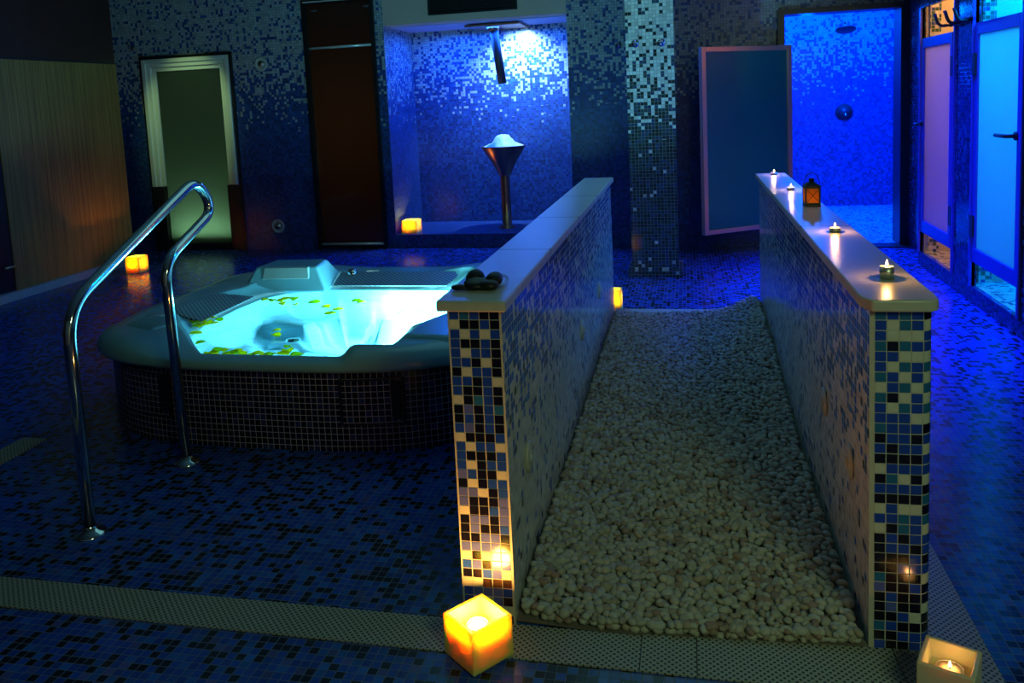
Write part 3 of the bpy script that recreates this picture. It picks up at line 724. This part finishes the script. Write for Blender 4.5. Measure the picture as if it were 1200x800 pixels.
# back-left raised headrest and its pad
def loft(levels, nm, mat, bev=.02):
    m = MB(); n = len(levels[0][0]); vs = [(x, y, z) for P, z in levels for x, y in P]; fs = [tuple(range(n))[::-1], tuple(range(n*(len(levels)-1), n*len(levels)))]
    for k in range(len(levels)-1):
        for i in range(n): fs.append((k*n+i, k*n+(i+1) % n, (k+1)*n+(i+1) % n, (k+1)*n+i))
    m.add(vs, fs); return m.build(nm, mat, tub, bevel=bev, seg=4)
hr = loft([([(-2.72, 4.56), (-2.16, 4.60), (-2.22, 5.02), (-2.75, 4.98)], .38), ([(-2.66, 4.66), (-2.26, 4.70), (-2.30, 4.93), (-2.64, 4.91)], .525)], 'headrest', M['acrylic'])
loft([([(-2.60, 4.615), (-2.29, 4.635), (-2.30, 4.68), (-2.595, 4.66)], .455), ([(-2.60, 4.655), (-2.31, 4.675), (-2.31, 4.71), (-2.595, 4.695)], .522)], 'headrest_pad', M['pad'], .008)
# right side raised seats backs
loft([([(-1.29, 3.34), (-.90, 3.30), (-.84, 3.86), (-1.20, 3.86), (-1.27, 3.66)], .40), ([(-1.255, 3.42), (-.96, 3.40), (-.93, 3.82), (-1.16, 3.82), (-1.235, 3.64)], .474)], 'headrest', M['acrylic'], .015)
# left front mound with control panel
loft([([(-2.86, 3.50), (-2.52, 3.38), (-2.44, 3.60), (-2.62, 3.78), (-2.84, 3.80)], .40), ([(-2.76, 3.58), (-2.58, 3.50), (-2.53, 3.60), (-2.66, 3.72), (-2.76, 3.72)], .465)], 'headrest', M['acrylic'], .015)
m = MB(); m.lathe([(0, .012), (.05, .012), (.065, .004), (.065, -.01)], (-2.80, 3.86, .424), 28); m.build('control_dial', M['pad'], tub)
m = MB(); m.lathe([(0, .03), (.022, .028), (.032, .014), (.034, 0)], (-2.13, 4.93, .425), 24); m.build('diverter_knob', M['steel'], tub)
m = MB(); m.box(-2.06, -1.98, 5.0, 5.012, .424, .432); m.build('nozzle', M['pad'], tub)
# underwater jets on the basin floor
m = MB()
for (x, y) in ((-1.62, 3.62), (-2.1, 3.7), (-2.2, 4.2)):
    m.lathe([(0, .012), (.035, .012), (.045, 0)], (x, y, .2), 20)
m.build('jet', M['steel'], tub)
# petals on the water: pixel clusters read off as world spots
def petal_mesh(i):
    rr = random.Random(i); m = MB(); n = 12; vs = [(0, 0, .0015)]
    for ring_ in (.5, 1):
        for k in range(n):
            a = 2*PI*k/n; r = .021*ring_*(1+.25*math.cos(a)+.08*rr.uniform(-1, 1)); vs.append((r*math.cos(a), r*.72*math.sin(a), .001+.008*ring_*ring_*abs(math.sin(a+rr.uniform(-.3, .3)))))
    fs = [(0, 1+k, 1+(k+1) % n) for k in range(n)] + [(1+k, 1+n+k, 1+n+(k+1) % n, 1+(k+1) % n) for k in range(n)]
    m.add(vs, fs, 0, True); o = m.build('petal', M['petal'] if i % 3 else M['petal_green'])
    s = o.modifiers.new('solid', 'SOLIDIFY'); s.thickness = .0012
    return o
protos = [petal_mesh(i) for i in range(6)]
Ri = Matrix(R)
def at_z(px, py, z):
    c = [(px-600+9.94)/f_px, (py-400+169.12)/f_px, 1]
    w = cam_right*c[0]+cam_down*c[1]+cam_fwd; t = (z-1.48)/w.z; return Vector((0, 0, 1.48))+w*t
pet = [(220,381),(224,377),(228,374),(232,379),(238,370),(241,376),(246,366),(250,373),(254,362),(258,359),(262,356),(267,353),(272,355),(277,352),(283,350),(229,383),(243,379),(250,380),(256,376),(236,383),(231,392),(234,403),(226,379),
 (312,352),(320,353),(328,354),(334,352),(345,352),(331,357),(346,358),(367,356),(382,361),(395,364),(417,354),(423,355),(385,369),(390,368),(325,388),(323,394),(338,407),(244,415),(251,416),(257,412),(265,411),(268,417),(274,415),(279,413),(285,416),(293,418),(301,416),(309,418),(318,417),(333,416),(337,413),(346,419),(458,332)]
used = 0
for i, (px, py) in enumerate(pet):
    p = at_z(px, py, .388)
    if py > 409: p.y = max(p.y, 3.32)
    if i < 6: o = protos[i]
    else: o = protos[i % 6].copy(); col.objects.link(o)
    o.location = (p.x, p.y, .3895); o.rotation_euler = (random.uniform(-.08, .08), random.uniform(-.08, .08), random.uniform(0, 6.28)); s_ = random.uniform(1.1, 1.8); o.scale = (s_, s_, s_)
    tag(o, 'yellow green petal floating on the hot tub water', 'petal', 'petals floating on the hot tub water')

# ------------------------------------------------------------------ handrail
hrl = empty('handrail', (-2.14, 2.75, 0)); tag(hrl, 'bent polished steel handrail on two posts in front of the hot tub', 'handrail')
xr = -2.14
path = smooth_path([(xr, 2.45, .0), (xr, 2.45, .83), (xr, 3.30, 1.205), (xr, 3.42, 1.05), (xr, 3.02, .88), (xr, 3.05, 0)], [.13, .13, .12, .10], 10)
m = MB(); m.tube(path, .0215, 24); m.build('tube', M['steel'], hrl)
for y in (2.45, 3.05):
    m = MB(); m.lathe([(.0215, .03), (.03, .012), (.052, .008), (.055, 0)], (xr, y, 0), 32); m.build('base_flange', M['steel'], hrl)

# ------------------------------------------------------------------ candles
def tealight(x, y, z, lab, group=None, r=.0185, h=.016, power=.5, soft=.006, tall=0, lc=(1, .50, .16)):
    t = empty('tea_light', (x, y, z)); tag(t, lab, 'tea light', group)
    hh = h+tall
    m = MB(); m.lathe([(0, 0), (r, 0), (r+.0005, hh), (r-.001, hh), (r-.0015, .002), (0, .002)], (x, y, z), 28); m.build('cup', M['alu'], t)
    m = MB(); m.lathe([(0, hh-.002), (r-.002, hh-.0018), (r-.002, .003), (0, .003)], (x, y, z), 24); wx = m.build('wax', M['tealwax'], t)
    m = MB(); m.tube([(x, y, z+hh-.005), (x, y, z+hh+.005)], .0008, 8); wk = m.build('wick', M['wick'], wx)
    m = MB(); m.lathe([(0, 0), (.003, .002), (.0037, .005), (.0026, .010), (.001, .015), (0, .017)], (x, y, z+hh+.002), 14); m.build('flame', M['flame'], wx)
    l = bpy.data.lights.new('flame_light', 'POINT'); l.energy = power; l.color = lc; l.shadow_soft_size = soft
    o = bpy.data.objects.new('flame_light', l); col.objects.link(o); o.location = (x, y, z+hh+.017); o.parent = t; o.matrix_parent_inverse = Matrix.Translation(-t.location)
    return t
ZC = .9485; G = 'tea lights on the right half wall cap'
tealight(.527, 2.415, ZC, 'nearest tea light, in a taller cup by the rounded end of the right wall cap', G, .0185, .020, .55, tall=.014)
tealight(.522, 3.207, ZC, 'tea light on the right wall cap between the nearest one and the lantern', G, .0195, power=.8)
tealight(.525, 4.56, ZC, 'tea light on the right wall cap just behind the small lantern', G, .0195, power=.7)
tealight(.522, 5.40, ZC, 'farthest tea light, at the far end of the right wall cap', G, .0195, power=.7)

lx, ly = .540, 3.93
ln = empty('lantern', (lx, ly, ZC), .05); tag(ln, 'small black metal lantern with glowing orange panes on the right wall cap', 'lantern')
T_ = Matrix.Translation((lx, ly, ZC)) @ Matrix.Rotation(.05, 4, 'Z')
a = .030; m = MB()
m.box(-a-.004, a+.004, -a-.004, a+.004, 0, .007, M=T_); m.box(-a, a, -a, a, .007, .010, M=T_)
for sx in (-1, 1):
    for sy in (-1, 1): m.box(sx*a-.003, sx*a+.003, sy*a-.003, sy*a+.003, .007, .092, M=T_)
for s in (-1, 1):
    m.box(-a, a, s*a-.003, s*a+.003, .082, .095, M=T_); m.box(s*a-.003, s*a+.003, -a, a, .082, .095, M=T_); m.box(-a, a, s*a-.003, s*a+.003, .007, .016, M=T_); m.box(s*a-.003, s*a+.003, -a, a, .007, .016, M=T_)
m.build('lantern_frame', M['blackmetal'], ln)
m = MB(); b_ = a+.005
m.add([T_ @ Vector(v) for v in [(-b_, -b_, .093), (b_, -b_, .093), (b_, b_, .093), (-b_, b_, .093), (-.012, -.012, .108), (.012, -.012, .108), (.012, .012, .108), (-.012, .012, .108)]], [(0, 1, 5, 4), (1, 2, 6, 5), (2, 3, 7, 6), (3, 0, 4, 7), (4, 5, 6, 7), (3, 2, 1, 0)])
m.lathe([(.011, .108), (.011, .118), (.014, .118), (.010, .125), (0, .127)], (lx, ly, ZC), 16); m.build('lantern_roof', M['blackmetal'], ln)
m = MB()
for s in (-1, 1):
    m.box(-a+.003, a-.003, s*a-.0008, s*a+.0008, .016, .082, M=T_); m.box(s*a-.0008, s*a+.0008, -a+.003, a-.003, .016, .082, M=T_)
pn = m.build('pane', M['amber'], ln)
m = MB()
for (p, q) in ((((-a, -a-.002, .016), (a, -a-.002, .082))), (((a, -a-.002, .016), (-a, -a-.002, .082)))):
    m.tube([T_ @ Vector(p), T_ @ Vector(q)], .0011, 6)
m.build('cross_wire', M['blackmetal'], pn)
m = MB(); m.tube([T_ @ Vector(((a+.004)*math.cos(t), 0, .098+.052*math.sin(t))) for t in [PI*i/20 for i in range(21)]], .0018, 8); m.build('carry_handle', M['blackmetal'], ln)
l = bpy.data.lights.new('lantern_light', 'POINT'); l.energy = .8; l.color = (1, .55, .18); l.shadow_soft_size = .006
o = bpy.data.objects.new('lantern_light', l); col.objects.link(o); o.location = (lx, ly, ZC+.03); o.parent = ln; o.matrix_parent_inverse = parent_inv(ln)

def cube_candle(x, y, z, s, h, rz, lab, name='candle_holder', power=1.0, depth=.5, wall=.011, light_h=None, cat='candle holder', wm='wax'):
    t = empty(name, (x, y, z), rz if rz else 1e-4); tag(t, lab, cat, None)
    T = Matrix.Translation((x, y, z)) @ Matrix.Rotation(t.rotation_euler.z, 4, 'Z')
    a = s/2; b = a-wall; c = b-.004; zf = h*(1-depth)
    V = [(-a, -a, 0), (a, -a, 0), (a, a, 0), (-a, a, 0), (-a, -a, h), (a, -a, h), (a, a, h), (-a, a, h), (-b, -b, h), (b, -b, h), (b, b, h), (-b, b, h), (-c, -c, zf), (c, -c, zf), (c, c, zf), (-c, c, zf)]
    F = [(3, 2, 1, 0)] + [(i, (i+1) % 4, (i+1) % 4+4, i+4) for i in range(4)] + [(4+i, 4+(i+1) % 4, 8+(i+1) % 4, 8+i) for i in range(4)] + [(8+i, 8+(i+1) % 4, 12+(i+1) % 4, 12+i) for i in range(4)] + [(12, 13, 14, 15)]
    m = MB(); m.add([T @ Vector(v) for v in V], F); m.build('wax_body', M[wm], t, bevel=.003, seg=3)
    return t, zf
# front glowing cube with a tea light in it
c1, zf = cube_candle(-.578, 2.010, .006, .134, .116, math.radians(51), 'large square wax candle holder glowing yellow at the foot of the left half wall', depth=.38)
tealight(-.578, 2.008, .0065+zf, 'lit tea light sunk inside the glowing square wax holder by the left half wall', r=.029, h=.016, power=9, soft=.028, lc=(1, .42, .07))
c2, zf2 = cube_candle(.581, 2.006, .006, .122, .118, math.radians(-24), 'square pale wax candle holder at the bottom right corner, beside the right half wall', depth=.37, wm='wax_pale')
tealight(.581, 2.003, .0065+zf2, 'lit tea light inside the square wax holder at the bottom right corner', r=.030, h=.016, power=.16, lc=(1, .42, .10))
def glow_cup(x, y, z, s, h, lab, power):
    t, zf = cube_candle(x, y, z, s, h, 0, lab, 'candle', depth=.7, wall=.010, cat='candle')
    m = MB(); m.lathe([(0, 0), (.0035, .003), (.0042, .007), (.0028, .014), (0, .024)], (x, y, z+zf+.012), 12); o = m.build('flame', M['flame'], t)
    m = MB(); m.tube([(x, y, z+zf), (x, y, z+zf+.014)], .001, 6); m.build('wick', M['wick'], t)
    l = bpy.data.lights.new('flame_light', 'POINT'); l.energy = power; l.color = (1, .50, .14); l.shadow_soft_size = .008
    o = bpy.data.objects.new('flame_light', l); col.objects.link(o); o.location = (x, y, z+zf+.03); o.parent = t; o.matrix_parent_inverse = parent_inv(t)
glow_cup(-5.28, 7.03, 0, .15, .155, 'square glowing candle on the floor by the timber wall at far left', 4)
glow_cup(-2.898, 8.36, .1435, .17, .135, 'square glowing candle on the step at the left of the blue niche', 7.0)
glow_cup(-.515, 5.71, .0, .09, .15, 'glowing candle on the floor at the far end of the left half wall', 2.5)

# ------------------------------------------------------------------ goggles on the left cap
g = empty('swim_goggles', (-.60, 2.30, ZC)); tag(g, 'small black crumpled swim goggles with clear strap on the left wall cap', 'goggles')
def blob(c, r, sq, nm, mat, seed):
    rr = np.random.default_rng(seed); v = iv.copy()
    v = v*(1+.12*np.sin(3*v[:, [0]]+seed)+.10*np.sin(4*v[:, [1]]+2*seed)); v = v*np.array(r)*1.25; m = MB(); m.add([(p[0]+c[0], p[1]+c[1], max(p[2]+c[2], ZC+.001)) for p in v], ifc.tolist(), 0, True); m.build(nm, mat, g, subd=1)
blob((-.622, 2.335, ZC+.018), (.026, .034, .021), 0, 'eye_cup', M['rubber'], 1)
blob((-.560, 2.325, ZC+.016), (.024, .034, .019), 0, 'eye_cup', M['rubber'], 2)
blob((-.598, 2.285, ZC+.011), (.040, .036, .015), 0, 'bridge', M['rubber'], 3)
blob((-.570, 2.275, ZC+.011), (.026, .030, .015), 0, 'strap_fold', M['rubber'], 5)
blob((-.645, 2.260, ZC+.007), (.022, .016, .008), 0, 'strap_end', M['rubber'], 4)
m = MB(); m.tube(smooth_path([(-.60, 2.37, ZC+.010), (-.56, 2.40, ZC+.016), (-.530, 2.37, ZC+.012), (-.527, 2.31, ZC+.006), (-.545, 2.26, ZC+.005)], .03, 6), .005, 10); m.build('clear_strap', M['clear'], g)

# ------------------------------------------------------------------ ice fountain in the niche
fx, fy, fz = -1.905, 8.6, .1435
ft = empty('ice_fountain', (fx, fy, fz)); tag(ft, 'conical copper toned ice fountain bowl on a slim pedestal in the blue niche', 'ice fountain')
m = MB(); m.lathe([(.06, .56), (.12, .68), (.235, .865), (.237, .875), (.228, .875), (.11, .69), (0, .60)], (fx, fy, fz), 40); m.build('bowl', M['copper'], ft)
m = MB(); m.lathe([(.085, 0), (.085, .01), (.052, .03), (.05, .3), (.05, .58)], (fx, fy, fz), 28); m.build('pedestal', M['copper'], ft)
# crushed ice heap
m = MB(); n = 40; vs = []; fs = []; rr = random.Random(3)
prof = [(0, .125), (.03, .125), (.055, .118), (.075, .105), (.095, .075), (.12, .05), (.16, .028), (.20, .008), (.225, .0)]
for i in range(n):
    a = 2*PI*i/n
    for k, (r, z) in enumerate(prof):
        j = 0 if k in (0, 8) else 1
        vs.append((fx+r*math.cos(a)+j*rr.uniform(-.007, .007), fy+r*math.sin(a)+j*rr.uniform(-.007, .007), fz+.865+z+j*rr.uniform(-.008, .008)))
K_ = len(prof)
for i in range(n):
    for k in range(K_-1): fs.append((i*K_+k, ((i+1) % n)*K_+k, ((i+1) % n)*K_+k+1, i*K_+k+1))
m.add(vs, fs, 0, True); o = m.build('crushed_ice', M['ice']); tag(o, 'heap of white crushed ice in the fountain bowl in the niche', 'crushed ice', kind='stuff')
ch = empty('ice_chute', (-1.93, 8.6, 2.28)); tag(ch, 'dark metal ice chute pipe hanging from the niche ceiling above the bowl', 'ice chute')
m = MB(); m.tube([(-1.955, 8.6, 2.27), (-1.885, 8.6, 1.67)], .045, 20); m.build('pipe', M['pipe'], ch)
m = MB(); m.tube([(-1.962, 8.6, 2.28), (-1.957, 8.6, 2.22)], .062, 20); m.build('collar', M['copper'], ch)
m = MB(); m.box(-2.24, -1.66, 8.5, 9.05, 2.268, 2.285); m.build('ceiling_plate', M['copper'], ch)

# ------------------------------------------------------------------ lights
def area(nm, loc, rot, sx, sy, e, c, spread=None):
    l = bpy.data.lights.new(nm, 'AREA'); l.shape = 'RECTANGLE'; l.size = sx; l.size_y = sy; l.energy = e; l.color = c
    if spread: l.spread = spread
    o = bpy.data.objects.new(nm, l); col.objects.link(o); o.location = loc; o.rotation_euler = rot; return o
def point(nm, loc, e, c, r=.05):
    l = bpy.data.lights.new(nm, 'POINT'); l.energy = e; l.color = c; l.shadow_soft_size = r
    o = bpy.data.objects.new(nm, l); col.objects.link(o); o.location = loc; return o
def spot(nm, loc, tgt, e, c, ang, blend=.5, r=.03):
    l = bpy.data.lights.new(nm, 'SPOT'); l.energy = e; l.color = c; l.spot_size = ang; l.spot_blend = blend; l.shadow_soft_size = r
    o = bpy.data.objects.new(nm, l); col.objects.link(o); o.location = loc; o.rotation_euler = (Vector(tgt)-Vector(loc)).to_track_quat('-Z', 'Y').to_euler(); return o
area('shower_lamp', (1.6, 9.6, 2.7), (0, 0, 0), 1.2, 1.2, 420, (.0, .055, 1))
point('shower_floor_lamp', (1.2, 9.0, 2.2), 45, (.0, .12, 1), .1)
area('corridor_lamp', (1.35, 5.8, 2.75), (0, 0, 0), .3, 2.4, 60, (.0, .02, 1), math.radians(62))
area('niche_lamp', (-2.05, 8.65, 2.26), (0, 0, 0), 1.4, .3, 60, (.01, .12, 1))
spot('niche_spot', (-1.75, 8.75, 2.25), (-1.75, 9.1, 1.7), 230, (.30, .6, 1), 2.1, .9)
point('tub_lamp', (-1.45, 4.35, .33), 130, (.42, .85, 1), .05)
point('tub_lamp', (-1.75, 4.55, .31), 25, (.30, .82, 1), .05)
area('cabin_lamp_orange', (2.5, 6.8, 2.6), (0, 0, 0), .5, .5, 26, (1, .45, .12))
area('cabin_lamp_blue', (2.5, 5.6, 2.6), (0, 0, 0), .5, .5, 110, (.0, .22, 1))
area('steam_pane_fill', (-5.3, 8.42, .12), (PI, 0, 0), .7, .12, 7, (.5, .9, .45))  # added low behind the frosted pane so its lower part glows
spot('steam_door_fill', (-5.0, 6.9, 2.75), (-5.3, 8.2, 1.5), 50, (.6, 1, .40), .72, .6)  # added spot, no fixture known; brightens the steam door frame
area('sauna_glass_fill', (-3.5, 9.3, 1.3), (-PI/2, 0, 0), .3, .6, 6, (1, .72, .40))  # added behind the smoked glass to give it a brown glow
area('entrance_lamp', (1.5, -.6, 2.6), (math.radians(20), 0, 0), 1.0, 1.0, 36, (.60, .88, .42))
area('hall_lamp', (-.6, 5.0, 2.75), (0, 0, 0), 2.5, 2.5, 15, (.20, .54, .52))
w = bpy.data.worlds.new('world'); sc.world = w; w.use_nodes = True; w.node_tree.nodes['Background'].inputs[0].default_value = (.002, .004, .01, 1); w.node_tree.nodes['Background'].inputs[1].default_value = 1

# ------------------------------------------------------------------ render settings
sc.view_settings.view_transform = 'Standard'; sc.view_settings.look = 'None'; sc.view_settings.exposure = 0; sc.view_settings.gamma = 1
sc.view_settings.use_curve_mapping = False
c = sc.cycles; c.use_denoising = True; c.sample_clamp_indirect = 3; c.sample_clamp_direct = 0; c.max_bounces = 8; c.diffuse_bounces = 4; c.glossy_bounces = 4; c.transmission_bounces = 6; c.transparent_max_bounces = 12
c.caustics_reflective = False; c.caustics_refractive = False; c.use_light_tree = True
for o in bpy.data.objects:
    if '_rot' in o: del o['_rot']
